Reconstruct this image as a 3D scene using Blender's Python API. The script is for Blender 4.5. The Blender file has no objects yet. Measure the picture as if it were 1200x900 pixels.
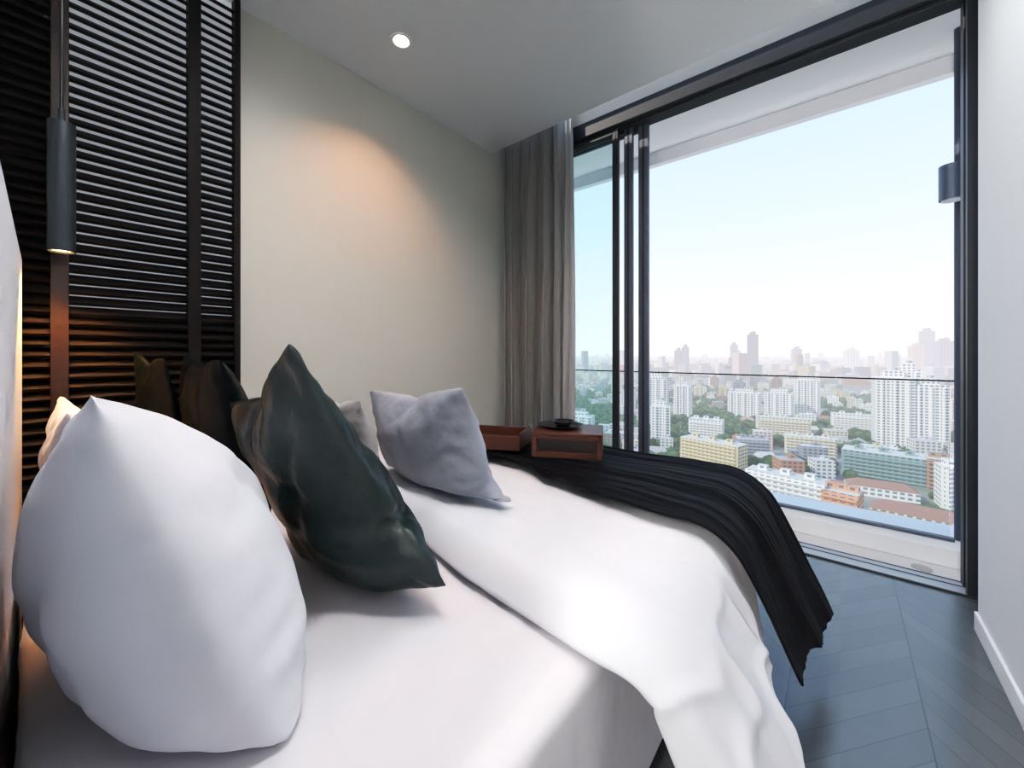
import bpy, bmesh, math, random
import numpy as np
from mathutils import Vector, Matrix, noise
random.seed(7)
S = bpy.context.scene
COL = S.collection

# ------------------------------------------------------------------ materials
def mat(name, color, rough=0.6, metal=0.0, bump=0.0, bscale=20.0, var=0.0, sheen=0.0, spec=0.5, stretch=None, emis=None, estr=0):
    m = bpy.data.materials.new(name); m.use_nodes = True
    nt = m.node_tree; N = nt.nodes; L = nt.links
    b = N['Principled BSDF']
    b.inputs['Base Color'].default_value = (*color, 1)
    b.inputs['Roughness'].default_value = rough
    b.inputs['Metallic'].default_value = metal
    b.inputs['Specular IOR Level'].default_value = spec
    if sheen:
        b.inputs['Sheen Weight'].default_value = sheen
        b.inputs['Sheen Roughness'].default_value = 0.4
    tc = N.new('ShaderNodeTexCoord'); mp = N.new('ShaderNodeMapping')
    L.new(tc.outputs['Object'], mp.inputs['Vector'])
    if stretch: mp.inputs['Scale'].default_value = stretch
    nz = N.new('ShaderNodeTexNoise'); nz.inputs['Scale'].default_value = bscale
    nz.inputs['Detail'].default_value = 4
    L.new(mp.outputs[0], nz.inputs['Vector'])
    if bump:
        bp = N.new('ShaderNodeBump'); bp.inputs['Strength'].default_value = bump
        bp.inputs['Distance'].default_value = 0.02
        L.new(nz.outputs[0], bp.inputs['Height']); L.new(bp.outputs[0], b.inputs['Normal'])
    if var:
        mx = N.new('ShaderNodeMix'); mx.data_type = 'RGBA'
        mx.inputs[6].default_value = (*[c*(1-var) for c in color], 1)
        mx.inputs[7].default_value = (*[min(1, c*(1+var)) for c in color], 1)
        L.new(nz.outputs[0], mx.inputs[0]); L.new(mx.outputs[2], b.inputs['Base Color'])
    if emis:
        b.inputs['Emission Color'].default_value = (*emis, 1)
        b.inputs['Emission Strength'].default_value = estr
    return m

M_wall = mat('paint_greige', (0.62, 0.62, 0.555), 0.85, var=0.03, bscale=3)
M_white = mat('paint_white', (0.90, 0.91, 0.92), 0.8, var=0.02, bscale=3)
M_ceil = mat('paint_ceiling', (0.90, 0.91, 0.91), 0.85, var=0.02, bscale=2)
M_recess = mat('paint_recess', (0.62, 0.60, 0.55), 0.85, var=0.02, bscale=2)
M_slat = mat('black_stained_wood', (0.005, 0.0042, 0.004), 0.55, bump=0.1, bscale=30, var=0.3, stretch=(1, 0.1, 8), spec=0.15)
M_post = mat('dark_reddish_wood', (0.016, 0.008, 0.006), 0.35, bump=0.1, bscale=30, var=0.3, spec=0.4)
M_back = mat('screen_backing', (0.02, 0.02, 0.02), 0.5, var=0.2)
M_frost = mat('frosted_glass_emissive', (0.75, 0.78, 0.80), 0.5, var=0.05, emis=(0.88, 0.93, 1.0), estr=0.22)  # emission put into the glass in place of light from behind
M_alu = mat('anodised_aluminium_dark', (0.020, 0.024, 0.031), 0.45, spec=0.35, var=0.1)
M_alu2 = mat('aluminium_grey', (0.09, 0.105, 0.14), 0.4, metal=0.2, var=0.05)
M_sill = mat('aluminium_sill_light', (0.45, 0.46, 0.47), 0.4, metal=0.3, var=0.05)
M_sheet = mat('cotton_sheet', (0.83, 0.80, 0.83), 0.8, bump=0.45, bscale=4, sheen=0.03, stretch=(1, 1.8, 1))
M_duvet = mat('cotton_duvet', (0.85, 0.85, 0.89), 0.8, bump=0.45, bscale=6, sheen=0.03)
M_pillow = mat('cotton_pillowcase', (0.86, 0.86, 0.91), 0.8, bump=0.5, bscale=5, sheen=0.03)
M_green = mat('green_satin_velvet', (0.0009, 0.0105, 0.0102), 0.32, bump=1.0, bscale=7, var=0.35, spec=0.45)
M_greend = mat('dark_velvet', (0.0006, 0.0034, 0.0046), 0.5, bump=0.5, bscale=9, var=0.3, spec=0.08)
M_grey = mat('grey_chambray', (0.34, 0.36, 0.41), 0.85, bump=0.6, bscale=9, var=0.12, sheen=0.05)
M_beige = mat('beige_linen', (0.50, 0.48, 0.47), 0.85, bump=0.4, bscale=10, var=0.08)
M_curt = mat('curtain_fabric', (0.25, 0.248, 0.238), 0.8, bump=0.2, bscale=60, var=0.1, sheen=0.05)
M_lining = mat('curtain_lining', (0.48, 0.48, 0.47), 0.8, bump=0.2, bscale=60, var=0.05)
M_base = mat('bed_base_fabric', (0.012, 0.012, 0.014), 0.8, bump=0.3, bscale=80)
M_head = mat('headboard_fabric', (0.78, 0.80, 0.84), 0.8, bump=0.25, bscale=90)
M_wood = mat('walnut_red', (0.075, 0.024, 0.014), 0.4, bump=0.15, bscale=18, var=0.35, stretch=(1, 8, 8), spec=0.3)
M_dkwood = mat('tray_recess', (0.02, 0.009, 0.007), 0.4, var=0.3)
M_black = mat('black_ceramic', (0.006, 0.006, 0.008), 0.25, var=0.1, spec=0.4)
M_pend = mat('pendant_metal', (0.030, 0.040, 0.048), 0.4, metal=0.5, var=0.1)
M_lampw = mat('lamp_glow_warm', (1, 0.8, 0.5), 0.5, emis=(1, 0.55, 0.2), estr=14)
M_down = mat('downlight_glow', (1, 0.9, 0.8), 0.5, emis=(1, 0.72, 0.50), estr=8)
M_outl = mat('balcony_lamp_metal', (0.10, 0.13, 0.18), 0.4, metal=0.3, var=0.05)
M_balc = mat('balcony_tile', (0.78, 0.78, 0.78), 0.6, var=0.06, bscale=14)
M_brace = mat('brushed_steel', (0.5, 0.5, 0.5), 0.3, metal=1, var=0.05)
M_shade = mat('fill_lamp_shade_linen', (0.85, 0.82, 0.76), 0.8, var=0.04)
M_throw = mat('black_velvet_throw', (0.003, 0.003, 0.004), 0.6, bump=0.5, bscale=10, var=0.3, spec=0.09, stretch=(0.4, 3, 1))

def glass_mat(name, tint):
    m = bpy.data.materials.new(name); m.use_nodes = True
    nt = m.node_tree; N = nt.nodes; L = nt.links; N.clear()
    out = N.new('ShaderNodeOutputMaterial'); tr = N.new('ShaderNodeBsdfTransparent'); gl = N.new('ShaderNodeBsdfGlossy')
    tr.inputs[0].default_value = (*tint, 1); gl.inputs['Roughness'].default_value = 0.02
    fr = N.new('ShaderNodeFresnel'); fr.inputs[0].default_value = 1.35
    mx = N.new('ShaderNodeMixShader')
    L.new(fr.outputs[0], mx.inputs[0]); L.new(tr.outputs[0], mx.inputs[1]); L.new(gl.outputs[0], mx.inputs[2])
    L.new(mx.outputs[0], out.inputs[0]); return m
M_glass = glass_mat('window_glass', (0.86, 0.98, 0.985))
M_rail = glass_mat('balustrade_glass', (0.94, 0.97, 0.965))

def floor_mat():
    m = bpy.data.materials.new('chevron_floor'); m.use_nodes = True
    nt = m.node_tree; N = nt.nodes; L = nt.links; b = N['Principled BSDF']
    def math_(op, a, c=None):
        n = N.new('ShaderNodeMath'); n.operation = op
        for i, v in enumerate((a, c)):
            if v is None: continue
            if isinstance(v, (int, float)): n.inputs[i].default_value = v
            else: L.new(v, n.inputs[i])
        return n.outputs[0]
    tc = N.new('ShaderNodeTexCoord'); sp = N.new('ShaderNodeSeparateXYZ'); L.new(tc.outputs['Object'], sp.inputs[0])
    P = 0.72
    fx = math_('FRACT', math_('ADD', math_('DIVIDE', sp.outputs[0], P), 20.2))
    tri = math_('ABSOLUTE', math_('SUBTRACT', fx, 0.5))
    v = math_('ADD', sp.outputs[1], math_('MULTIPLY', tri, P*1.3))
    pv = math_('ADD', math_('DIVIDE', v, 0.13), 40)
    fy = math_('FRACT', pv)
    gap = math_('MAXIMUM', math_('LESS_THAN', fy, 0.025), math_('MAXIMUM', math_('LESS_THAN', tri, 0.003), math_('GREATER_THAN', tri, 0.497)))
    col = math_('FLOOR', math_('MULTIPLY', fx, 2)); idp = math_('FLOOR', pv)
    cb = N.new('ShaderNodeCombineXYZ'); L.new(idp, cb.inputs[0]); L.new(col, cb.inputs[1])
    L.new(math_('FLOOR', math_('DIVIDE', sp.outputs[0], P)), cb.inputs[2])
    wn = N.new('ShaderNodeTexWhiteNoise'); L.new(cb.outputs[0], wn.inputs['Vector'])
    nz = N.new('ShaderNodeTexNoise'); nz.inputs['Scale'].default_value = 14; nz.inputs['Detail'].default_value = 5
    L.new(tc.outputs['Object'], nz.inputs['Vector'])
    f = math_('ADD', math_('MULTIPLY', wn.outputs['Value'], 0.6), math_('MULTIPLY', nz.outputs[0], 0.4))
    mx = N.new('ShaderNodeMix'); mx.data_type = 'RGBA'
    mx.inputs[6].default_value = (0.092, 0.102, 0.106, 1); mx.inputs[7].default_value = (0.122, 0.134, 0.138, 1)
    L.new(f, mx.inputs[0])
    m2 = N.new('ShaderNodeMix'); m2.data_type = 'RGBA'; L.new(gap, m2.inputs[0]); L.new(mx.outputs[2], m2.inputs[6])
    m2.inputs[7].default_value = (0.058, 0.065, 0.070, 1)
    L.new(m2.outputs[2], b.inputs['Base Color']); b.inputs['Roughness'].default_value = 0.24
    b.inputs['Specular IOR Level'].default_value = 0.9
    return m
M_floor = floor_mat()

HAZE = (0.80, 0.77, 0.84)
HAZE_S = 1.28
def haze_wrap(nt, shader_out, L0=3100.0):  # aerial haze put into the surface shader as emission, stronger with distance
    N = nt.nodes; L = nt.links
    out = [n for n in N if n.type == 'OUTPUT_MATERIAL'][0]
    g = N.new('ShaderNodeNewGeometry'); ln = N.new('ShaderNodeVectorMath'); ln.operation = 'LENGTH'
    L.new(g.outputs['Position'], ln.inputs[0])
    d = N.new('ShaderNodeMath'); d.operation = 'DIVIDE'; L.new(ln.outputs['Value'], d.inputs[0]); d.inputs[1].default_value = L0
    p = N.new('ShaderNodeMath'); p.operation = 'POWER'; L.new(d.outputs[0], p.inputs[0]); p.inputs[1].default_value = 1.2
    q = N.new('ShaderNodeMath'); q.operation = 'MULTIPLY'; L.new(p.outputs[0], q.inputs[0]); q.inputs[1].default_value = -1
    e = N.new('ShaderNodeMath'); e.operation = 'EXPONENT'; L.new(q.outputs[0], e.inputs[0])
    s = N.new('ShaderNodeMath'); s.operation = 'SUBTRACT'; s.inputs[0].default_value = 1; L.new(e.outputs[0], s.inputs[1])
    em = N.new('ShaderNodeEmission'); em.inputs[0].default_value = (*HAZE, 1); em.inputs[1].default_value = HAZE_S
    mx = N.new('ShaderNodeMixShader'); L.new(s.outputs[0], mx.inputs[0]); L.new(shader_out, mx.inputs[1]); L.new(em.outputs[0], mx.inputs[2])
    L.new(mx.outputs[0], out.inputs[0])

def city_mat():
    m = bpy.data.materials.new('city_facades'); m.use_nodes = True
    nt = m.node_tree; N = nt.nodes; L = nt.links; b = N['Principled BSDF']; b.inputs['Roughness'].default_value = 0.8
    at = N.new('ShaderNodeAttribute'); at.attribute_name = 'Col'
    uv = N.new('ShaderNodeUVMap'); uv.uv_map = 'UVMap'
    sp = N.new('ShaderNodeSeparateXYZ'); L.new(uv.outputs[0], sp.inputs[0])
    def math_(op, a, c=None):
        n = N.new('ShaderNodeMath'); n.operation = op
        for i, v in enumerate((a, c)):
            if v is None: continue
            if isinstance(v, (int, float)): n.inputs[i].default_value = v
            else: L.new(v, n.inputs[i])
        return n.outputs[0]
    fu = math_('FRACT', math_('DIVIDE', sp.outputs[0], 4.2)); fv = math_('FRACT', math_('DIVIDE', sp.outputs[1], 3.3))
    w = math_('MULTIPLY', math_('GREATER_THAN', fu, 0.38), math_('GREATER_THAN', fv, 0.45))
    w = math_('MULTIPLY', w, math_('GREATER_THAN', sp.outputs[1], 0.01))
    w = math_('MULTIPLY', w, 0.82)
    mx = N.new('ShaderNodeMix'); mx.data_type = 'RGBA'; L.new(w, mx.inputs[0]); L.new(at.outputs['Color'], mx.inputs[6])
    mx.inputs[7].default_value = (0.06, 0.085, 0.11, 1)
    L.new(mx.outputs[2], b.inputs['Base Color'])
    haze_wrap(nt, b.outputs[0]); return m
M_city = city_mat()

def nature_mat(name, c1, c2, scale):
    m = bpy.data.materials.new(name); m.use_nodes = True
    nt = m.node_tree; N = nt.nodes; L = nt.links; b = N['Principled BSDF']; b.inputs['Roughness'].default_value = 0.9
    g = N.new('ShaderNodeNewGeometry'); nz = N.new('ShaderNodeTexNoise'); nz.inputs['Scale'].default_value = scale; nz.inputs['Detail'].default_value = 6
    L.new(g.outputs['Position'], nz.inputs['Vector'])
    cr = N.new('ShaderNodeValToRGB'); cr.color_ramp.elements[0].position = 0.4; cr.color_ramp.elements[1].position = 0.6
    cr.color_ramp.elements[0].color = (*c1, 1); cr.color_ramp.elements[1].color = (*c2, 1)
    L.new(nz.outputs[0], cr.inputs[0]); L.new(cr.outputs[0], b.inputs['Base Color'])
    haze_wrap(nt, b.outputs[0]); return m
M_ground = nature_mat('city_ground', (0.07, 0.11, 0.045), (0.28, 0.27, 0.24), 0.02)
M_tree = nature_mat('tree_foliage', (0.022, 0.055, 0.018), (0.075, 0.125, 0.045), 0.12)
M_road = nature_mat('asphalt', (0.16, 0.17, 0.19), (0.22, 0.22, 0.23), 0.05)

# ------------------------------------------------------------------ helpers
def mesh_obj(name, verts, faces, m, parent=None, smooth=False):
    me = bpy.data.meshes.new(name); me.from_pydata([tuple(v) for v in verts], [], faces); me.update()
    o = bpy.data.objects.new(name, me); COL.objects.link(o)
    if m: me.materials.append(m)
    if smooth: me.shade_smooth()
    if parent: o.parent = parent
    return o
def box(name, lo, hi, m, parent=None, bevel=0.0, seg=2):
    x0, y0, z0 = lo; x1, y1, z1 = hi
    v = [(x0,y0,z0),(x1,y0,z0),(x1,y1,z0),(x0,y1,z0),(x0,y0,z1),(x1,y0,z1),(x1,y1,z1),(x0,y1,z1)]
    f = [(0,3,2,1),(4,5,6,7),(0,1,5,4),(1,2,6,5),(2,3,7,6),(3,0,4,7)]
    o = mesh_obj(name, v, f, m, parent)
    if bevel:
        b = o.modifiers.new('bevel', 'BEVEL'); b.width = bevel; b.segments = seg
        if seg > 3: o.data.shade_smooth()
    return o
def empty(name):
    e = bpy.data.objects.new(name, None); COL.objects.link(e); e.empty_display_size = 0.1; return e
def cyl(name, c, r, z0, z1, m, parent=None, seg=32, cap=True, r2=None):
    r2 = r if r2 is None else r2
    v = []; f = []
    for i in range(seg):
        a = 2*math.pi*i/seg
        v.append((c[0]+r*math.cos(a), c[1]+r*math.sin(a), z0)); v.append((c[0]+r2*math.cos(a), c[1]+r2*math.sin(a), z1))
    for i in range(seg):
        j = (i+1) % seg; f.append((2*i, 2*j, 2*j+1, 2*i+1))
    if cap: f.append([2*i for i in range(seg)][::-1]); f.append([2*i+1 for i in range(seg)])
    return mesh_obj(name, v, f, m, parent)

# ------------------------------------------------------------------ room shell
XL, XR, YE, H = -2.5, 0.46, 2.70, 3.08
YW = 2.95
box('floor', (-2.6, -2.1, -0.12), (0.66, 2.93, 0.0), M_floor)
box('wall_left', (-2.62, -2.1, 0), (XL, 3.12, 3.45), M_wall)
box('wall_right', (XR, -2.1, 0), (0.68, 2.61, 3.45), M_white)
box('wall_right_pocket', (0.57, 2.61, 0), (0.68, 3.12, 3.45), M_white)
box('wall_back', (-2.62, -2.2, 0), (0.68, -2.1, 3.45), M_white)
box('wall_head', (XL, -0.32, 0), (-0.30, -0.20, H), M_white)
box('ceiling', (XL, -2.1, H), (0.57, YE, H+0.12), M_ceil)
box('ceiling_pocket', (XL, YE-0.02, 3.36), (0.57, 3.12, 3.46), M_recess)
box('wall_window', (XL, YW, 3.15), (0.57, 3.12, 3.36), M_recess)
box('baseboard_right', (XR-0.012, -2.1, 0), (XR, 2.61, 0.08), M_white, bevel=0.003)
box('baseboard_left', (XL, -0.2, 0), (XL+0.012, 2.93, 0.08), M_white, bevel=0.003)

win = empty('window_1')
for i, (y0, y1, z0) in enumerate([(2.93, 2.965, 3.03), (2.975, 3.02, 3.01), (3.03, 3.10, 3.02)]):
    box('top_track_%d' % (i+1), (-2.49, y0, z0), (0.565, y1, 3.15), M_alu, win, 0.003)
box('top_track_body', (-2.49, 2.96, 3.06), (0.565, 3.09, 3.15), M_alu, win)
box('sill_track', (-2.49, 2.93, -0.03), (0.565, 3.10, 0.004), M_sill, win, 0.002)
box('sill_edge', (-2.49, 2.925, -0.01), (0.565, 2.94, 0.008), M_alu, win, 0.001)
for i, y in enumerate((3.03, 3.09)):
    box('sill_rail_%d' % (i+1), (-2.49, y-0.003, 0.0), (0.565, y+0.003, 0.008), M_alu2, win)
box('jamb_right_1', (0.482, 2.93, 0), (0.565, 2.97, 3.02), M_alu, win, 0.003)
box('jamb_right_2', (0.508, 2.97, 0), (0.565, 3.03, 3.02), M_alu2, win, 0.003)
box('jamb_right_3', (0.485, 3.03, 0), (0.565, 3.10, 3.02), M_alu, win, 0.003)
def door_panel(nm, x0, x1, y, w=0.055, t=0.035, glass=True):
    e = empty(nm)
    box('stile_left', (x0, y, 0.014), (x0+w, y+t, 3.02), M_alu, e, 0.003)
    box('stile_right', (x1-w, y, 0.014), (x1, y+t, 3.02), M_alu2 if not glass else M_alu, e, 0.003)
    box('stile_gasket', (x1-w*0.62, y-0.003, 0.014), (x1-w*0.38, y, 3.02), M_alu, e)
    box('rail_bottom', (x0+w, y, 0.014), (x1-w, y+t, 0.09), M_alu, e, 0.003)
    box('rail_top', (x0+w, y, 2.98), (x1-w, y+t, 3.02), M_alu, e, 0.003)
    if glass: box('pane', (x0+w, y+t/2-0.003, 0.09), (x1-w, y+t/2+0.003, 2.98), M_glass, e)
door_panel('door_1', -2.42, -1.37, 2.965, 0.05)
door_panel('door_2', -2.36, -1.27, 3.010, 0.07, glass=False)
door_panel('door_3', -2.30, -1.16, 3.057, 0.08, glass=False)

# balcony
CT = 0.085
box('balcony_floor', (-4.0, 3.10, -0.25), (0.95, 3.80, -0.03), M_balc)
box('balcony_curb', (-4.0, 3.34, -0.03), (0.62, 3.80, CT), M_white, bevel=0.01)
box('balcony_ceiling', (-4.0, 3.12, 3.15), (0.95, 3.86, 3.40), M_white)
box('trim_1', (-4.0, 3.79, 3.03), (0.95, 3.86, 3.15), M_white, bevel=0.004)
box('wall_balcony_right', (0.68, 3.0, -0.2), (0.95, 3.8, 3.15), M_white)
box('wall_exterior_left', (-4.0, 3.0, -0.2), (-2.62, 3.12, 3.40), M_white)
rl = empty('glass_balustrade')
for i, (a, b_) in enumerate([(-3.9, -2.6), (-2.59, -1.05), (-1.04, 0.50)]):
    box('panel_%d' % (i+1), (a, 3.47, CT+0.005), (b_, 3.482, 1.035), M_rail, rl)
box('cap_rail', (-3.9, 3.468, 1.035), (0.52, 3.484, 1.045), M_alu, rl)
box('base_channel', (-3.9, 3.455, CT+0.001), (0.52, 3.497, CT+0.02), M_alu2, rl, 0.003)
cyl('drainpipe', (0.545, 3.52), 0.02, CT, 3.15, M_alu2)
bl = empty('balcony_wall_lamp')
cyl('housing', (0.50, 3.40), 0.055, 2.10, 2.30, M_outl, bl)
cyl('lens', (0.50, 3.40), 0.045, 2.094, 2.10, M_white, bl)
box('bracket', (0.51, 3.40, 2.16), (0.54, 3.50, 2.22), M_outl, bl, 0.003)
cyl('floor_drain', (0.36, 3.24), 0.045, -0.03, -0.026, M_brace)

# ------------------------------------------------------------------ louvred screen
sc = empty('louvred_wood_screen')
box('backing_lower', (-2.5, -0.19, 0.02), (-2.492, 0.655, 1.40), M_back, sc)
box('backing_side', (-2.5, -0.19, 1.40), (-2.492, 0.045, 3.07), M_back, sc)
box('emissive_frosted_glass', (-2.5, 0.045, 1.40), (-2.492, 0.655, 3.07), M_frost, sc)  # glows by its own material; no lit room is built behind
v = []; f = []
z = 0.06
TH = math.radians(40); hw = 0.024; ht = 0.0070
while z < 3.05:
    for (y0, y1) in [(-0.19, 0.02), (0.07, 0.455), (0.505, 0.645)]:
        k = len(v); xc = -2.460
        d = Vector((math.cos(TH), 0, -math.sin(TH))); n = Vector((math.sin(TH), 0, math.cos(TH)))
        for y in (y0, y1):
            for a, b_ in ((-hw, -ht), (hw, -ht), (hw, ht), (-hw, ht)):
                p = d*a+n*b_; v.append((xc+p.x, y, z+p.z))
        f += [tuple(k+i for i in q) for q in [(0,1,2,3),(7,6,5,4),(0,4,5,1),(1,5,6,2),(2,6,7,3),(3,7,4,0)]]
    z += 0.044
mesh_obj('slats', v, f, M_slat, sc)
box('post_1', (-2.485, 0.02, 0.01), (-2.43, 0.07, 3.07), M_post, sc, 0.003)
box('post_2', (-2.485, 0.455, 0.01), (-2.43, 0.505, 3.07), M_slat, sc, 0.003)
box('post_3', (-2.485, 0.645, 0.01), (-2.43, 0.672, 3.07), M_slat, sc, 0.003)
box('rail_base', (-2.485, -0.19, 0.01), (-2.43, 0.672, 0.05), M_slat, sc)

# pendant
pn = empty('pendant_lamp')
PC = (-2.25, 0.046)
cyl('shade', PC, 0.037, 1.585, 2.07, M_pend, pn, 40, cap=False).modifiers.new('s', 'SOLIDIFY').thickness = 0.003
cyl('top_cap', PC, 0.037, 2.066, 2.07, M_pend, pn)
cyl('stem', PC, 0.010, 2.07, 2.12, M_pend, pn)
cyl('cord', PC, 0.005, 2.12, 3.03, M_black, pn)
cyl('canopy', PC, 0.045, 3.03, H, M_pend, pn)
cyl('bulb', PC, 0.030, 1.592, 1.60, M_lampw, pn)

def downlight(x, y, power, col=(1, 0.72, 0.45), angle=110, soft=0.04, blend=0.8):
    e = empty('downlight_or_fill')  # name shared by the visible downlight and the added fill lamps
    v = []; f = []; n = 40
    for i in range(n):
        a = 2*math.pi*i/n
        for r, z in ((0.062, H-0.001), (0.060, H-0.006), (0.050, H-0.006), (0.044, H-0.002)):
            v.append((x+r*math.cos(a), y+r*math.sin(a), z))
    for i in range(n):
        j = (i+1) % n
        for k in range(3): f.append((4*i+k, 4*j+k, 4*j+k+1, 4*i+k+1))
    mesh_obj('rim', v, f, M_white, e)
    cyl('lens', (x, y), 0.044, H-0.004, H-0.001, M_down, e)
    l = bpy.data.lights.new('spot', 'SPOT'); l.energy = power; l.color = col; l.spot_size = math.radians(angle); l.spot_blend = blend
    l.shadow_soft_size = soft
    o = bpy.data.objects.new('spot', l); COL.objects.link(o); o.location = (x, y, H-0.02); o.parent = e
    return e
downlight(-2.02, 1.38, 46, (1, 0.45, 0.24), 116)
NEU = (1, 0.98, 1.0)
downlight(-0.55, 0.45, 80, NEU, 165, 0.15)  # added out-of-view fill lamp, brightens the bed
downlight(-0.02, 1.80, 66, (0.93, 0.97, 1), 165, 0.15)  # added out-of-view fill for right wall, floor and duvet side
downlight(-1.50, 0.50, 62, NEU, 165, 0.15)  # another unseen fill lamp added over the bed
fl = empty('unseen_fill_lamp')  # unseen lamp added behind the camera to fill ceiling and pillows
FC = (-0.02, -1.35)
cyl('foot', FC, 0.14, 0.0, 0.02, M_alu, fl)
cyl('pole', FC, 0.012, 0.02, 1.55, M_alu, fl)
sh = cyl('shade', FC, 0.22, 1.45, 1.75, M_shade, fl, cap=False, r2=0.17)
sh.modifiers.new('s', 'SOLIDIFY').thickness = 0.003
l = bpy.data.lights.new('bulb', 'POINT'); l.energy = 165; l.color = (1, 0.96, 0.94); l.shadow_soft_size = 0.12  # the added fill light itself, set above the shade
o = bpy.data.objects.new('bulb', l); COL.objects.link(o); o.location = (FC[0], FC[1], 1.95); o.parent = fl
l = bpy.data.lights.new('pendant_spot', 'SPOT'); l.energy = 52; l.color = (1, 0.42, 0.11); l.spot_size = math.radians(98); l.shadow_soft_size = 0.03
l.spot_blend = 0.4
o = bpy.data.objects.new('pendant_spot', l); COL.objects.link(o); o.location = (PC[0], PC[1], 1.58); o.parent = pn

# ------------------------------------------------------------------ curtain
def curtain(name, x0, x1, yc, z0, z1, m, folds, amp):
    nx, nz = folds*14, 24
    v = []; f = []
    for j in range(nz+1):
        t = j/nz; z = z0+(z1-z0)*t
        for i in range(nx+1):
            s = i/nx
            ph = s*folds*2*math.pi + 0.5*math.sin(s*9) + 0.25*math.sin(t*3+s*14)
            a = amp*(0.75+0.35*math.sin(s*23+1))*(1-0.25*t)
            x = x0+(x1-x0)*s + 0.012*math.sin(2*ph) + 0.012*math.sin(t*4+s*6)
            v.append((x, yc + a*math.sin(ph), z))
    for j in range(nz):
        for i in range(nx):
            a = j*(nx+1)+i; f.append((a, a+1, a+nx+2, a+nx+1))
    o = mesh_obj(name, v, f, m, None, True)
    sd = o.modifiers.new('s', 'SOLIDIFY'); sd.thickness = 0.003
    return o
curtain('curtain', -2.45, -1.83, 2.80, 0.02, 3.33, M_curt, 7, 0.078)
curtain('curtain_lining', -1.90, -1.72, 2.86, 0.02, 3.33, M_lining, 3, 0.03)
box('curtain_rail', (-2.49, 2.79, 3.34), (0.5, 2.83, 3.36), M_white)

# ------------------------------------------------------------------ bed
bed = empty('bed')
BX0, BX1, BY0, BY1 = -2.15, -0.375, -0.03, 1.90
box('base', (BX0+0.04, BY0, 0.06), (BX1-0.04, BY1-0.03, 0.20), M_base, bed, 0.02, 3)
for i, (x, y) in enumerate([(BX0+0.15, 0.15), (BX1-0.15, 0.15), (BX0+0.15, 1.7), (BX1-0.15, 1.7)]):
    box('foot_%d' % (i+1), (x-0.03, y-0.03, 0), (x+0.03, y+0.03, 0.07), M_base, bed)
box('headboard', (-2.42, -0.195, 0.0), (-0.30, -0.05, 1.60), M_head, bed, 0.045, 6)
def soft_box(name, lo, hi, r, m, parent, amp=0.004):
    bm = bmesh.new()
    bmesh.ops.create_cube(bm, size=1)
    bmesh.ops.subdivide_edges(bm, edges=bm.edges[:], cuts=58, use_grid_fill=True)
    c = [(a+b_)/2 for a, b_ in zip(lo, hi)]; d = [b_-a for a, b_ in zip(lo, hi)]
    for w in bm.verts:
        p = Vector((w.co.x*d[0], w.co.y*d[1], w.co.z*d[2]))
        q = Vector([max(-(dd/2-r), min(dd/2-r, pp)) for pp, dd in zip(p, d)])
        dv = p-q
        if dv.length > 1e-6: p = q+dv.normalized()*r*min(1, max(abs(dv.x), abs(dv.y), abs(dv.z))/r)
        w.co = p+Vector(c)
    me = bpy.data.meshes.new(name); bm.to_mesh(me); bm.free()
    for w in me.vertices:
        n = noise.noise(w.co*3.0)*amp + noise.noise(Vector((w.co.x*9, w.co.y*5, w.co.z*4)))*amp*0.5
        rg = 1-2*abs(noise.noise(Vector((w.co.x*4+w.co.y*1.5, w.co.y*2.2-w.co.x, 3+w.co.z*3))))
        n += 0.004*max(0, rg-0.7)/0.3
        w.co += w.normal*n
    me.materials.append(m); me.shade_smooth()
    o = bpy.data.objects.new(name, me); COL.objects.link(o); o.parent = parent
    return o
soft_box('mattress', (BX0, BY0, 0.12), (BX1, BY1-0.02, 0.585), 0.035, M_sheet, bed, 0.005)

def smooth01(t): t = max(0, min(1, t)); return t*t*(3-2*t)
def drape(s, half, ztop, rad, slope_deg):
    th = math.radians(slope_deg)
    if s <= half: return s, ztop
    a = (s-half)/rad
    if a < th: return half+rad*math.sin(a), ztop-rad*(1-math.cos(a))
    r = s-half-rad*th
    return half+rad*math.sin(th)+r*math.cos(th), ztop-rad*(1-math.cos(th))-r*math.sin(th)

XC = (-2.15-0.345)/2
def sheet_surface(name, y0f, y1f, smax_f, half, ztop, rad, slope, m, disp, thick, ns=190, ny=130, parent=None, zmin=0.03):
    v = []; f = []
    for j in range(ny+1):
        t = j/ny
        for i in range(ns+1):
            q = i/ns*2-1
            smax = smax_f(t, q > 0)
            s = abs(q)*smax
            x, z = drape(s, half, ztop, rad, slope)
            xx = XC + (x if q > 0 else -x)
            y = y0f(xx, s) + (y1f(xx, s)-y0f(xx, s))*t
            dx, dz, dy = disp(xx, y, s, t, q > 0, half, smax)
            v.append((xx+(dx if q > 0 else -dx), y+dy, max(zmin, z+dz)))
    for j in range(ny):
        for i in range(ns):
            a = j*(ns+1)+i; f.append((a, a+1, a+ns+2, a+ns+1))
    o = mesh_obj(name, v, f, m, parent, True)
    if thick:
        sd = o.modifiers.new('s', 'SOLIDIFY'); sd.thickness = thick; sd.offset = -1
    sb = o.modifiers.new('sub', 'SUBSURF'); sb.levels = 1; sb.render_levels = 1
    return o
def ridged(p): return 1-abs(noise.noise(p))*2

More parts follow.
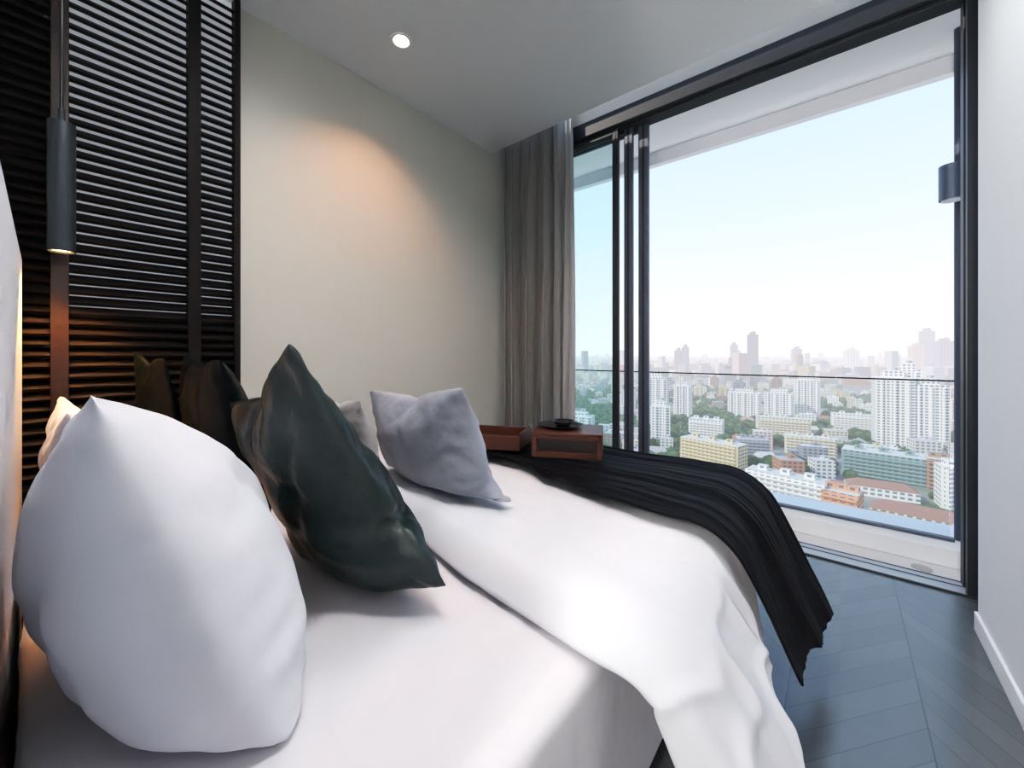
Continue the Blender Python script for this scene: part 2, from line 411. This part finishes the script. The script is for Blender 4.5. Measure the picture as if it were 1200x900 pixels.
def duvet_disp(x, y, s, t, right, half, smax):
    over = max(0, s-half)
    k = smooth01(over/0.25)
    under = smooth01((y-1.22)/0.15)
    w = y*16 + 1.8*noise.noise(Vector((y*3, over*3, 2.0))) - over*5.0
    kk = smooth01((over-0.06)/0.25)
    fold = (0.5*math.sin(w)+0.35*math.sin(w*0.53+1.3))*0.026*kk*(0.4+over*1.5)*(1-0.7*under)
    fold += 0.020*kk*max(0, ridged(Vector((y*4.5-over*1.5, over*1.2, 11)))-0.5)/0.5*(1-0.7*under)
    puff = 0.012*noise.noise(Vector((x*2.0, y*2.0, 0.3))) + 0.003*noise.noise(Vector((x*7, y*6, 1.3)))
    cre = 0.005*max(0, ridged(Vector((s*4+y*2.5, y*5-s*3.5, 4)))-0.6)/0.4*(0.4+1.6*k)
    puff = (puff+cre)*(1-0.7*under)
    e = t*1.15
    roll = -0.060*(1-min(1, e/0.07))**2 if e < 0.07 else 0
    bulge = 0.022*math.exp(-((e-0.13)/0.10)**2)
    crown = 0.015*(1-(abs(x-XC)/0.95)**2)
    nz = puff*(1-k) + (roll+bulge)*(1-0.8*k)+crown*(1-k)-0.012*under*(1-k)
    nx = fold + puff*k*1.3 + (roll*0.8+bulge)*k - 0.02*under*k
    return nx, nz + 0.3*puff*k, 0.02*noise.noise(Vector((x*4, s*4, 7)))
sheet_surface('duvet', lambda x, s: 0.79-0.10*smooth01((x-XC)/0.7)+0.16*max(0, s-0.9), lambda x, s: 1.93,
    lambda t, r: (1.42+0.010*math.sin(t*9)-0.14*smooth01((t-0.12)/0.25)-0.12*smooth01((t-0.42)/0.2)) if r else 1.30, 0.86, 0.655, 0.17, 63, M_duvet, duvet_disp, 0.03, ns=230, ny=160)

def throw_disp(x, y, s, t, right, half, smax):
    over = max(0, s-half); k = smooth01(over/0.2)
    n1 = noise.noise(Vector((x*0.7, y*9, 3))); n2 = noise.noise(Vector((x*1.2+4, y*20, 9))); n3 = noise.noise(Vector((x*2, y*38, 19)))
    rid = 0.014*n1 + 0.010*n2 + 0.004*n3
    big = 0.020*math.sin(y*19+over*4+1)*k*min(1, over*2)
    puff = 0.012*noise.noise(Vector((x*3.2, y*3.2, 0.3)))
    foot = -0.06*smooth01((t-0.88)/0.12)
    return rid*k+big*0.6+puff*k+foot*0.3*k+0.018*k, (rid+puff)*(1-k)+foot*(1-k)+0.018*(1-k), 0.02*noise.noise(Vector((x*3, s*5, 17)))
sheet_surface('throw_blanket', lambda x, s: 1.40-0.15*smooth01((x-XC)/0.8)-0.02*math.sin(x*6)+0.08*max(0, s-0.9), lambda x, s: 1.99+0.05*max(0, s-0.9),
    lambda t, r: 1.37+0.14*t+0.012*math.sin(t*14) if r else 1.38, 0.875, 0.69, 0.165, 65, M_throw, throw_disp, 0.008, ny=190)

# ------------------------------------------------------------------ pillows (inflated cloth)
def flat_case(w, h, n, bow, rnd):
    nx = int(n*max(1, w/h)); ny = n
    v = []; f = []; top = {}; bot = {}; ab = []
    for j in range(ny+1):
        for i in range(nx+1):
            a = i/nx*2-1; b = j/ny*2-1
            x = a*w/2*(1+bow*(1-b*b)); y = b*h/2*(1+bow*(1-a*a))
            c = 1-rnd*(a*a*b*b)**2
            x *= c; y *= c
            edge = i in (0, nx) or j in (0, ny)
            d = 0.010*(1+0.8*noise.noise(Vector((x*15, y*15, w*7))))
            top[i, j] = len(v); v.append((x, y, 0 if edge else d)); ab.append((a, b, 0 if edge else 1))
            if edge: bot[i, j] = top[i, j]
            else: bot[i, j] = len(v); v.append((x, y, -d)); ab.append((a, b, -1))
    for j in range(ny):
        for i in range(nx):
            f.append((top[i, j], top[i+1, j], top[i+1, j+1], top[i, j+1]))
            f.append((bot[i, j], bot[i, j+1], bot[i+1, j+1], bot[i+1, j]))
    return v, f, ab
def inflate(w, h, n=30, pressure=5.0, frames=40, bow=0.1, rnd=0.05):
    v, f, ab = flat_case(w, h, n, bow, rnd)
    o = mesh_obj('tmp', v, f, None)
    c = o.modifiers.new('cloth', 'CLOTH'); st = c.settings
    st.quality = 7; st.mass = 0.2; st.tension_stiffness = 60; st.compression_stiffness = 60; st.shear_stiffness = 8; st.bending_stiffness = 0.02
    st.tension_damping = 8; st.compression_damping = 8; st.shear_damping = 5
    st.use_pressure = True; st.uniform_pressure_force = pressure
    st.effector_weights.gravity = 0
    st.air_damping = 3
    c.point_cache.frame_start = 1; c.point_cache.frame_end = frames
    for fr in range(1, frames+1):
        S.frame_set(fr)
    dg = bpy.context.evaluated_depsgraph_get()
    me = bpy.data.meshes.new_from_object(o.evaluated_get(dg))
    bpy.data.objects.remove(o)
    S.frame_set(1)
    co = np.array([tuple(q.co) for q in me.vertices])
    co -= (co.max(0)+co.min(0))/2
    print('INFLATE', w, h, 'dims', co.max(0)-co.min(0))
    return me, co, np.array(ab)
def pillow(name, base, dims, center, up, n, m, zfloor=0.592, seed=0, lump=1.0, taper=0.06, blend=0.5, pinch=0.10, rc=0.06, flange=0.0, gather=0.005, folds=()):
    me0, co, ab = base
    me = me0.copy(); me.name = name
    d = co.max(0)-co.min(0)
    W, Hh, T = dims
    sim = co*np.array([W/d[0], Hh/d[1], T/d[2]])
    a, b, sg = ab[:, 0], ab[:, 1], ab[:, 2]
    ax = a*W/2*(1-pinch*(1-b*b)*0.5)*(1-rc*(a*b)**4); ay = b*Hh/2*(1-pinch*(1-a*a)*0.5)*(1-rc*(a*b)**4)
    az = sg*T/2*np.clip((1-np.abs(a)**2.4)*(1-np.abs(b)**2.4), 0, 1)**0.55
    ana = np.stack([ax, ay, az], 1)
    P = sim*(1-blend)+ana*blend
    up = Vector(up).normalized(); n = Vector(n); n = (n-up*n.dot(up)).normalized(); u = up.cross(n)
    c = Vector(center)
    for w, q, (aa, bb, ss) in zip(me.vertices, P, ab):
        q = Vector(q)
        if ss == 0 and flange:
            if abs(aa) > 0.999: q.x += math.copysign(flange, aa)
            if abs(bb) > 0.999: q.y += math.copysign(flange, bb)
        gx = math.exp(-(1-abs(aa))/0.25)*noise.noise(Vector((bb*7+seed, math.copysign(3, aa), (1-abs(aa))*1.0)))
        gy = math.exp(-(1-abs(bb))/0.25)*noise.noise(Vector((aa*7+seed, math.copysign(5, bb), (1-abs(bb))*1.0)))
        if ss: q.z += ss*gather*2.2*(gx+gy)
        if ss:
            for (x0, y0, x1, y1, dep, wd) in folds:
                vx, vy = x1-x0, y1-y0; L2 = vx*vx+vy*vy
                tt = max(0, min(1, ((aa-x0)*vx+(bb-y0)*vy)/L2))
                dd = math.hypot(aa-x0-tt*vx, bb-y0-tt*vy)
                q.z -= ss*dep*math.exp(-(dd/wd)**2)*math.sin(math.pi*(0.1+0.8*tt))
        t = q.y/dims[1]
        q.z *= 1.0-0.35*t
        q.x *= 1.0-taper*t
        q.z += lump*0.014*noise.noise(Vector((q.x*4+seed, q.y*4, q.z*3)))
        q.x += lump*0.012*noise.noise(Vector((q.x*4+seed, q.y*4, 5)))
        cr_ = ridged(Vector((q.x*4+seed, q.y*4, 2+q.z*2)))
        if cr_ > 0.6: q.z -= lump*math.copysign(0.010, q.z)*(cr_-0.6)/0.4*min(1, abs(q.z)/0.04)
        p = c+u*q.x+up*q.y+n*q.z
        if p.z < zfloor+0.05:
            k = (p.z-(zfloor+0.05))
            p.z = zfloor+0.05*math.exp(k/0.05)
        if p.y < -0.015: p.y = -0.015-0.03*(1-math.exp((p.y+0.015)/0.03))
        w.co = p
    me.materials.clear(); me.materials.append(m); me.shade_smooth()
    o = bpy.data.objects.new(name, me); COL.objects.link(o)
    sb = o.modifiers.new('sub', 'SUBSURF'); sb.levels = 1; sb.render_levels = 1
    return o
A = inflate(0.72, 0.62, 38, 3.0, bow=0.10, rnd=0.03)
B = inflate(0.62, 0.62, 40, 2.2, bow=0.07, rnd=0.02)

wf = ((-0.9, 0.9, -0.1, -0.3, 0.018, 0.10), (0.9, 0.9, 0.2, -0.2, 0.018, 0.10), (-0.8, -0.8, 0.1, -0.1, 0.014, 0.09), (0.9, -0.8, 0.35, 0.1, 0.016, 0.09), (-0.9, 0.2, -0.3, 0.3, 0.012, 0.07), (0.9, 0.15, 0.4, 0.4, 0.012, 0.07))
wf2 = tuple((a, b, c, d, e*0.8, w_*0.8) for a, b, c, d, e, w_ in wf)
pillow('white_pillow', A, (0.72, 0.67, 0.38), (-1.05, 0.16, 0.800), (-0.12, -0.31, 0.94), (0, .93, .32), M_pillow, lump=0.7, taper=0.03, blend=0.6, pinch=0.0, rc=0.02, flange=0.010, gather=0.010, folds=wf2)
pillow('white_pillow', A, (0.60, 0.52, 0.20), (-1.87, 0.10, 0.80), (0.02, -0.22, 0.92), (0, .95, .25), M_pillow, seed=3, blend=0.5, rc=0.03)
pillow('green_cushion', B, (0.63, 0.72, 0.25), (-1.105, 0.50, 0.828), (-0.33, -0.37, 0.86), (-0.065, .92, .36), M_green, seed=5, lump=1.2, blend=0.6, pinch=0.10, rc=-0.01, flange=0.006, gather=0.010, folds=wf[:4])
pillow('grey_cushion', B, (0.70, 0.52, 0.23), (-1.225, 0.965, 0.825), (-0.10, -0.28, 0.9), (0.03, .88, .32), M_grey, zfloor=0.70, seed=8, lump=1.0, blend=0.65, pinch=0.06, rc=0.02, flange=0.006, gather=0.009, folds=wf[:4])
pillow('beige_cushion', B, (0.46, 0.36, 0.12), (-1.46, 0.755, 0.87), (-0.05, -0.22, 0.9), (0.08, .86, .24), M_beige, zfloor=0.70, seed=12, blend=0.6)
pillow('dark_green_cushion', B, (0.60, 0.62, 0.18), (-1.76, 0.43, 0.905), (0.0, -0.22, 0.9), (0.0, .92, .22), M_greend, seed=15, blend=0.6)
pillow('dark_green_cushion', B, (0.44, 0.61, 0.10), (-2.10, 0.31, 0.915), (0.05, -0.15, 0.9), (-0.1, .92, .15), M_greend, seed=18, blend=0.6)

# ------------------------------------------------------------------ trays
def tray(name, c, yaw, w, d, h, z0):
    e = empty(name); e.location = (c[0], c[1], z0); e.rotation_euler = (0, 0, yaw)
    t = 0.012
    box('bottom', (-w/2, -d/2, 0.008), (w/2, d/2, 0.02), M_wood, e, 0.002)
    box('side_front', (-w/2, -d/2, 0.0), (w/2, -d/2+t, h), M_wood, e, 0.003)
    box('side_back', (-w/2, d/2-t, 0.0), (w/2, d/2, h), M_wood, e, 0.003)
    box('end_1', (-w/2, -d/2+t, 0.0), (-w/2+t, d/2-t, h*1.15), M_wood, e, 0.003)
    box('end_2', (w/2-t, -d/2+t, 0.0), (w/2, d/2-t, h*1.15), M_wood, e, 0.003)
    return e
tray('wooden_tray', (-1.385, 1.53), math.radians(24), 0.32, 0.26, 0.07, 0.73)
bt = empty('wooden_bed_table'); bt.location = (-1.01, 1.64, 0.725); bt.rotation_euler = (0, 0, math.radians(26))
box('top', (-0.16, -0.13, 0.100), (0.16, 0.13, 0.115), M_wood, bt, 0.003)
box('leg_left', (-0.16, -0.13, 0.0), (-0.135, 0.13, 0.100), M_wood, bt, 0.003)
box('leg_right', (0.135, -0.13, 0.0), (0.16, 0.13, 0.100), M_wood, bt, 0.003)
box('drawer_back', (-0.135, -0.10, 0.012), (0.135, -0.09, 0.100), M_dkwood, bt)
box('front_rail', (-0.135, -0.13, 0.0), (0.135, -0.115, 0.028), M_wood, bt, 0.002)
box('front_rail_top', (-0.135, -0.13, 0.085), (0.135, -0.115, 0.100), M_wood, bt, 0.002)
def dish(name, c, r, h, z, m):
    prof = [(0.0, 0.004), (r*0.55, 0.0), (r*0.8, h*0.4), (r, h), (r*0.97, h), (r*0.76, h*0.5), (r*0.5, 0.006), (0.0, 0.007)]
    v = []; f = []; n = 36
    for i in range(n):
        a = 2*math.pi*i/n
        for rr, zz in prof: v.append((c[0]+rr*math.cos(a), c[1]+rr*math.sin(a), z+zz))
    k = len(prof)
    for i in range(n):
        j = (i+1) % n
        for q in range(k-1): f.append((i*k+q, j*k+q, j*k+q+1, i*k+q+1))
    return mesh_obj(name, v, f, m, None, True)
dish('black_plate', (-1.06, 1.64), 0.11, 0.016, 0.840, M_black)
dish('black_bowl', (-1.05, 1.65), 0.055, 0.025, 0.8475, M_black)

# ------------------------------------------------------------------ city
GZ = -110.0
CITY = empty('city')
class CB:
    def __init__(s): s.v = []; s.f = []; s.uv = []; s.c = []
    def quad(s, pts, uvs, col):
        k = len(s.v); s.v += pts; s.f.append(tuple(range(k, k+len(pts)))); s.uv += uvs; s.c += [col]*len(pts)
    def bld(s, x, y, w, d, h, yaw, col, z0=GZ, roof=None, roofcol=None):
        ca, sa = math.cos(yaw), math.sin(yaw)
        P = [(x+ca*a-sa*b, y+sa*a+ca*b) for a, b in ((-w/2,-d/2),(w/2,-d/2),(w/2,d/2),(-w/2,d/2))]
        z1 = z0+h
        for i in range(4):
            a, b = P[i], P[(i+1) % 4]; L = w if i % 2 == 0 else d
            s.quad([(a[0],a[1],z0),(b[0],b[1],z0),(b[0],b[1],z1),(a[0],a[1],z1)], [(0,0),(L,0),(L,h),(0,h)], col)
        rc = roofcol or tuple(0.8*q for q in col)
        if roof == 'hip':
            k = 0.35; rh = min(w, d)*0.3
            if w > d: R = [(x+ca*a, y+sa*a) for a in (-w/2*(1-k), w/2*(1-k))]
            else: R = [(x-sa*b, y+ca*b) for b in (-d/2*(1-k), d/2*(1-k))]
            r0, r1 = [(q[0], q[1], z1+rh) for q in R]; p = [(q[0], q[1], z1) for q in P]
            z = [(0, 0)]*4
            if w > d:
                s.quad([p[0],p[1],r1,r0], z, rc); s.quad([p[2],p[3],r0,r1], z, rc); s.quad([p[1],p[2],r1], z[:3], rc); s.quad([p[3],p[0],r0], z[:3], rc)
            else:
                s.quad([p[1],p[2],r1,r0], z, rc); s.quad([p[3],p[0],r0,r1], z, rc); s.quad([p[0],p[1],r0], z[:3], rc); s.quad([p[2],p[3],r1], z[:3], rc)
        else:
            s.quad([(q[0], q[1], z1) for q in P], [(0, 0)]*4, rc)
    def tower(s, x, y, w, d, h, yaw, col):
        s.bld(x, y, w, d, h, yaw, col)
        s.bld(x, y, w*0.55, d*0.55, h*0.05+3, yaw, col, GZ+h)
        s.bld(x+w*0.1, y, w*0.2, d*0.25, 4, yaw, tuple(0.7*q for q in col), GZ+h+h*0.05+3)
        ca, sa = math.cos(yaw), math.sin(yaw)
        nf = max(2, int(w/9))
        for i in range(nf):
            a = -w/2+(i+0.5)*w/nf; b = -d/2-0.8
            s.bld(x+ca*a-sa*b, y+sa*a+ca*b, 2.6, 1.8, h*0.97, yaw, tuple(min(1, 1.05*q) for q in col))
    def build(s, name):
        me = bpy.data.meshes.new(name); me.from_pydata(s.v, [], s.f); me.update()
        ul = me.uv_layers.new(name='UVMap'); ul.data.foreach_set('uv', [q for p in s.uv for q in p])
        ca = me.color_attributes.new('Col', 'FLOAT_COLOR', 'POINT')
        ca.data.foreach_set('color', [q for c in s.c for q in (*c, 1)])
        me.materials.append(M_city)
        o = bpy.data.objects.new(name, me); COL.objects.link(o); o.parent = CITY; return o
WHT = (0.78, 0.77, 0.74); CRM = (0.70, 0.62, 0.48); YEL = (0.66, 0.55, 0.34); ORG = (0.62, 0.30, 0.18); GRY = (0.33, 0.34, 0.37)
TEA = (0.20, 0.30, 0.29); BRN = (0.36, 0.22, 0.15); DRK = (0.07, 0.08, 0.11); PNK = (0.68, 0.52, 0.46)
heroes = [
 ('apartment_tower', 48, 655, 34, 26, 84, .1, WHT, 't'), ('apartment_tower', 78, 660, 30, 26, 76, .1, WHT, 't'), ('apartment_tower', 62, 675, 22, 20, 92, .1, WHT, 't'),
 ('office_tower', -350, 2373, 49, 40, 213, .2, DRK, 't'), ('office_tower', -516, 1790, 26, 26, 141, .1, GRY, 't'), ('office_tower', -560, 1840, 30, 30, 128, .1, GRY, 't'),
 ('office_tower', -425, 2310, 31, 30, 160, .4, GRY, 't'), ('office_tower', 346, 2955, 53, 40, 231, .1, GRY, 't'), ('office_tower', 346, 2510, 52, 40, 168, .3, GRY, 't'),
 ('office_tower', 270, 2600, 45, 40, 150, .3, PNK, 't'), ('office_tower', 40, 2500, 50, 40, 130, .3, WHT, 't'), ('office_tower', -180, 2600, 40, 40, 140, .3, GRY, 't'),
 ('apartment_tower', -45, 851, 36, 22, 67, .15, WHT, 't'), ('apartment_tower', -215, 604, 30, 22, 76, .2, WHT, 't'), ('apartment_tower', -208, 709, 28, 22, 58, .2, WHT, 't'),
 ('apartment_tower', -130, 796, 50, 22, 44, .1, WHT, 't'), ('apartment_tower', -80, 805, 42, 22, 46, .1, WHT, 't'), ('apartment_tower', -171, 492, 22, 18, 48, .3, WHT, 't'),
 ('apartment_tower', -250, 435, 30, 20, 34, .3, WHT, 't'), ('apartment_tower', 116, 878, 30, 22, 44, .1, CRM, 't'), ('apartment_tower', 62, 425, 14, 16, 30, .1, WHT, 't'),
 ('apartment_block', -96, 421, 56, 20, 27, -.25, YEL, 'b'), ('apartment_block', -26, 547, 46, 18, 20, .1, CRM, 'b'), ('apartment_block', -30, 343, 48, 16, 25, -.18, WHT, 'b'),
 ('apartment_block', 1, 338, 19, 18, 22, -.18, ORG, 'b'), ('apartment_block', 30, 487, 56, 26, 23, -.1, TEA, 'b'), ('apartment_block', 66, 480, 20, 22, 25, -.1, BRN, 'b'),
 ('apartment_block', -60, 640, 60, 20, 26, .2, CRM, 'b'), ('apartment_block', -135, 560, 40, 20, 26, .1, WHT, 'b'), ('apartment_block', 20, 740, 60, 22, 26, .1, WHT, 'b'),
 ('apartment_block', -75, 505, 30, 14, 18, .4, GRY, 'b'), ('terraced_house', 24, 423, 42, 16, 7, .1, WHT, 'h'), ('terraced_house', 39, 371, 46, 18, 6, -.1, CRM, 'h'),
 ('terraced_house', -60, 372, 24, 14, 8, .3, CRM, 'h'), ('terraced_house', -6, 400, 22, 14, 8, .3, WHT, 'h')]
occ = []
for (nm, x, y, w, d, h, yaw, col, ty) in heroes:
    cb = CB()
    if ty == 't': cb.tower(x, y, w, d, h, yaw, col)
    elif ty == 'b':
        cb.bld(x, y, w, d, h, yaw, col, roofcol=(0.55, 0.54, 0.50))
        ca, sa = math.cos(yaw), math.sin(yaw)
        for i in range(3):
            a = (-0.3+0.3*i)*w; cb.bld(x+ca*a, y+sa*a, 6, 5, 3.5, yaw, col, GZ+h)
        b = -d/2-0.9
        for k in range(int(h/3.3)):
            cb.bld(x-sa*b, y+ca*b, w*0.94, 1.6, 1.0, yaw, tuple(min(1, q*1.1) for q in col), GZ+1.5+3.3*k)
    else: cb.bld(x, y, w, d, h, yaw, col, roof='hip', roofcol=(0.28, 0.15, 0.11))
    cb.build(nm)
    occ.append((x, y, max(w, d)*0.55+5))
pal = [WHT]*5+[CRM]*4+[GRY]*3+[PNK, ORG, YEL, BRN, TEA, (0.5, 0.5, 0.52), (0.7, 0.68, 0.6)]
cb = CB(); trees = []
def free(x, y, r): return all((x-a)**2+(y-b)**2 > (r+c)**2 for a, b, c in occ)
y = 190.0
while y < 1500:
    st = 24 if y < 800 else 34
    x = -1.1*y-40
    while x < 0.65*y+60:
        px = x+random.uniform(-6, 6); py = y+random.uniform(-6, 6)
        g = noise.noise(Vector((px*0.009, py*0.009, 3.1)))+0.35*noise.noise(Vector((px*0.03, py*0.03, 8)))
        if g > -0.01:
            for _ in range(6 if y < 700 else 4):
                tx, ty = px+random.uniform(-14, 14), py+random.uniform(-14, 14)
                if free(tx, ty, 0): trees.append((tx, ty, random.uniform(4, 7.5)))
        else:
            w = random.uniform(12, 22); d = random.uniform(11, 17)
            h = random.choice([7, 8, 9, 10, 12, 14, 16, 20])*random.uniform(.9, 1.15)
            if random.random() < 0.05: h = random.uniform(28, 50); w = random.uniform(16, 26)
            if y < 420: h = min(h, 14)
            if free(px, py, 9):
                c = random.choice(pal); k = random.uniform(.7, 1.05); c = tuple(min(.9, q*k) for q in c)
                yaw = 0.25+0.6*noise.noise(Vector((px*.004, py*.004, 0)))
                if h < 11 and random.random() < .65:
                    cb.bld(px, py, w, d, h*.8, yaw, c, roof='hip', roofcol=random.choice([(0.30, .15, .10), (.42, .25, .18), (.35, .34, .33), (.5, .48, .45), (.25, .28, .3)]))
                elif h > 27: cb.tower(px, py, w, d, h, yaw, c)
                else:
                    cb.bld(px, py, w, d, h, yaw, c, roofcol=(random.uniform(.3, .6),)*3)
                    cb.bld(px+2, py+1, w*.3, d*.3, 3, yaw, c, GZ+h)
            if random.random() < 0.85:
                for _ in range(2):
                    tx, ty = px+random.choice((-1, 1))*random.uniform(10, 15), py+random.uniform(-13, 13)
                    if free(tx, ty, 0): trees.append((tx, ty, random.uniform(3, 5.5)))
        x += st
    y += st
cb.build('city_buildings')
cb = CB()
for _ in range(9000):
    y = 1500*math.exp(random.random()*1.9); x = random.uniform(-1.1, .65)*y
    r = random.random(); w = random.uniform(20, 60)
    h = random.uniform(10, 35) if r < .87 else (random.uniform(35, 75) if r < .993 else random.uniform(85, 140))
    if h > 60: w = random.uniform(22, 42)
    c = random.choice(pal); k = random.uniform(.6, 1.05)
    cb.bld(x, y, w, random.uniform(15, 40), h, random.uniform(0, 1.5), tuple(min(.9, q*k) for q in c))
cb.build('distant_buildings')
bm = bmesh.new(); bmesh.ops.create_icosphere(bm, subdivisions=2, radius=1)
for w in bm.verts: w.co *= 1+0.28*noise.noise(w.co*2.2)
tv = np.array([tuple(w.co) for w in bm.verts]); tf = np.array([[w.index for w in q.verts] for q in bm.faces]); bm.free()
V = []; F = []; k = 0
trees = [t for t in trees if t[1] < 1400][:9000]
for (x, y, r) in trees:
    a = random.random()*6.28; R = np.array([[math.cos(a), -math.sin(a), 0], [math.sin(a), math.cos(a), 0], [0, 0, 1]])
    V.append((tv@R.T)*np.array([r, r, r*0.9])+np.array([x, y, GZ+r*0.9])); F.append(tf+k); k += len(tv)
V = np.concatenate(V); F = np.concatenate(F)
me = bpy.data.meshes.new('tree_canopy'); me.vertices.add(len(V)); me.vertices.foreach_set('co', V.ravel())
me.loops.add(F.size); me.loops.foreach_set('vertex_index', F.ravel().astype(np.int32))
me.polygons.add(len(F)); me.polygons.foreach_set('loop_start', np.arange(0, F.size, 3, dtype=np.int32))
me.update(calc_edges=True); me.materials.append(M_tree); me.shade_smooth()
o = bpy.data.objects.new('tree_canopy', me); COL.objects.link(o); o.parent = CITY
print('trees', len(trees))
mesh_obj('ground', [(-25000, 60, GZ), (20000, 60, GZ), (20000, 22000, GZ), (-25000, 22000, GZ)], [(0, 1, 2, 3)], M_ground, CITY)
rv = []; rf = []
def road(a, b, w):
    a = Vector((*a, GZ+0.3)); b = Vector((*b, GZ+0.3)); d = (b-a).normalized(); n = Vector((-d.y, d.x, 0))*w/2; k = len(rv)
    rv.extend([a-n, b-n, b+n, a+n]); rf.append((k, k+1, k+2, k+3))
road((-10, 200), (10, 900), 12); road((-400, 450), (300, 330), 10); road((-500, 700), (500, 600), 12); road((-150, 200), (-260, 1200), 10)
mesh_obj('streets', rv, rf, M_road, CITY)

# ------------------------------------------------------------------ sky + sun
w = bpy.data.worlds.new('sky'); S.world = w; w.use_nodes = True
nt = w.node_tree; N = nt.nodes; L = nt.links
bg = N['Background']; tc = N.new('ShaderNodeTexCoord'); sp = N.new('ShaderNodeSeparateXYZ'); L.new(tc.outputs['Generated'], sp.inputs[0])
cr = N.new('ShaderNodeValToRGB'); L.new(sp.outputs[2], cr.inputs[0]); L.new(cr.outputs[0], bg.inputs[0])
el = cr.color_ramp.elements
el[0].position = 0.0; el[0].color = (0.78, 0.76, 0.82, 1); el[1].position = 1.0; el[1].color = (0.22, 0.40, 0.80, 1)
for p, c in ((0.12, (0.70, 0.72, 0.82)), (0.30, (0.53, 0.66, 0.84)), (0.52, (0.41, 0.58, 0.85))):
    e = el.new(p); e.color = (*c, 1)
bg.inputs[1].default_value = 1.6
sl = bpy.data.lights.new('sun', 'SUN'); sl.energy = 3.0; sl.color = (1, 0.90, 0.78); sl.angle = 0.01
so = bpy.data.objects.new('sun', sl); COL.objects.link(so)
so.rotation_euler = Vector((0.55, 0.62, -0.62)).to_track_quat('-Z', 'Y').to_euler()

# ------------------------------------------------------------------ camera
cam = bpy.data.cameras.new('camera'); co = bpy.data.objects.new('camera', cam); COL.objects.link(co)
cam.sensor_width = 36; cam.lens = 13.8; cam.shift_y = -35/1200; cam.clip_end = 40000; cam.clip_start = 0.02
co.location = (0, 0, 1.2); co.rotation_euler = (math.radians(90), 0, math.radians(39.9))
S.camera = co
vs = S.view_settings
vs.view_transform = 'Standard'
vs.exposure = 0.5
vs.use_curve_mapping = True
cm = vs.curve_mapping
cm.white_level = (3.0, 3.0, 3.0)
cc = cm.curves[3]
for a, b_ in ((0.02, 0.038), (0.06, 0.15), (0.12, 0.32), (0.227, 0.525), (0.31, 0.64), (0.45, 0.785), (0.62, 0.89)):
    cc.points.new(a, b_)
cm.update()
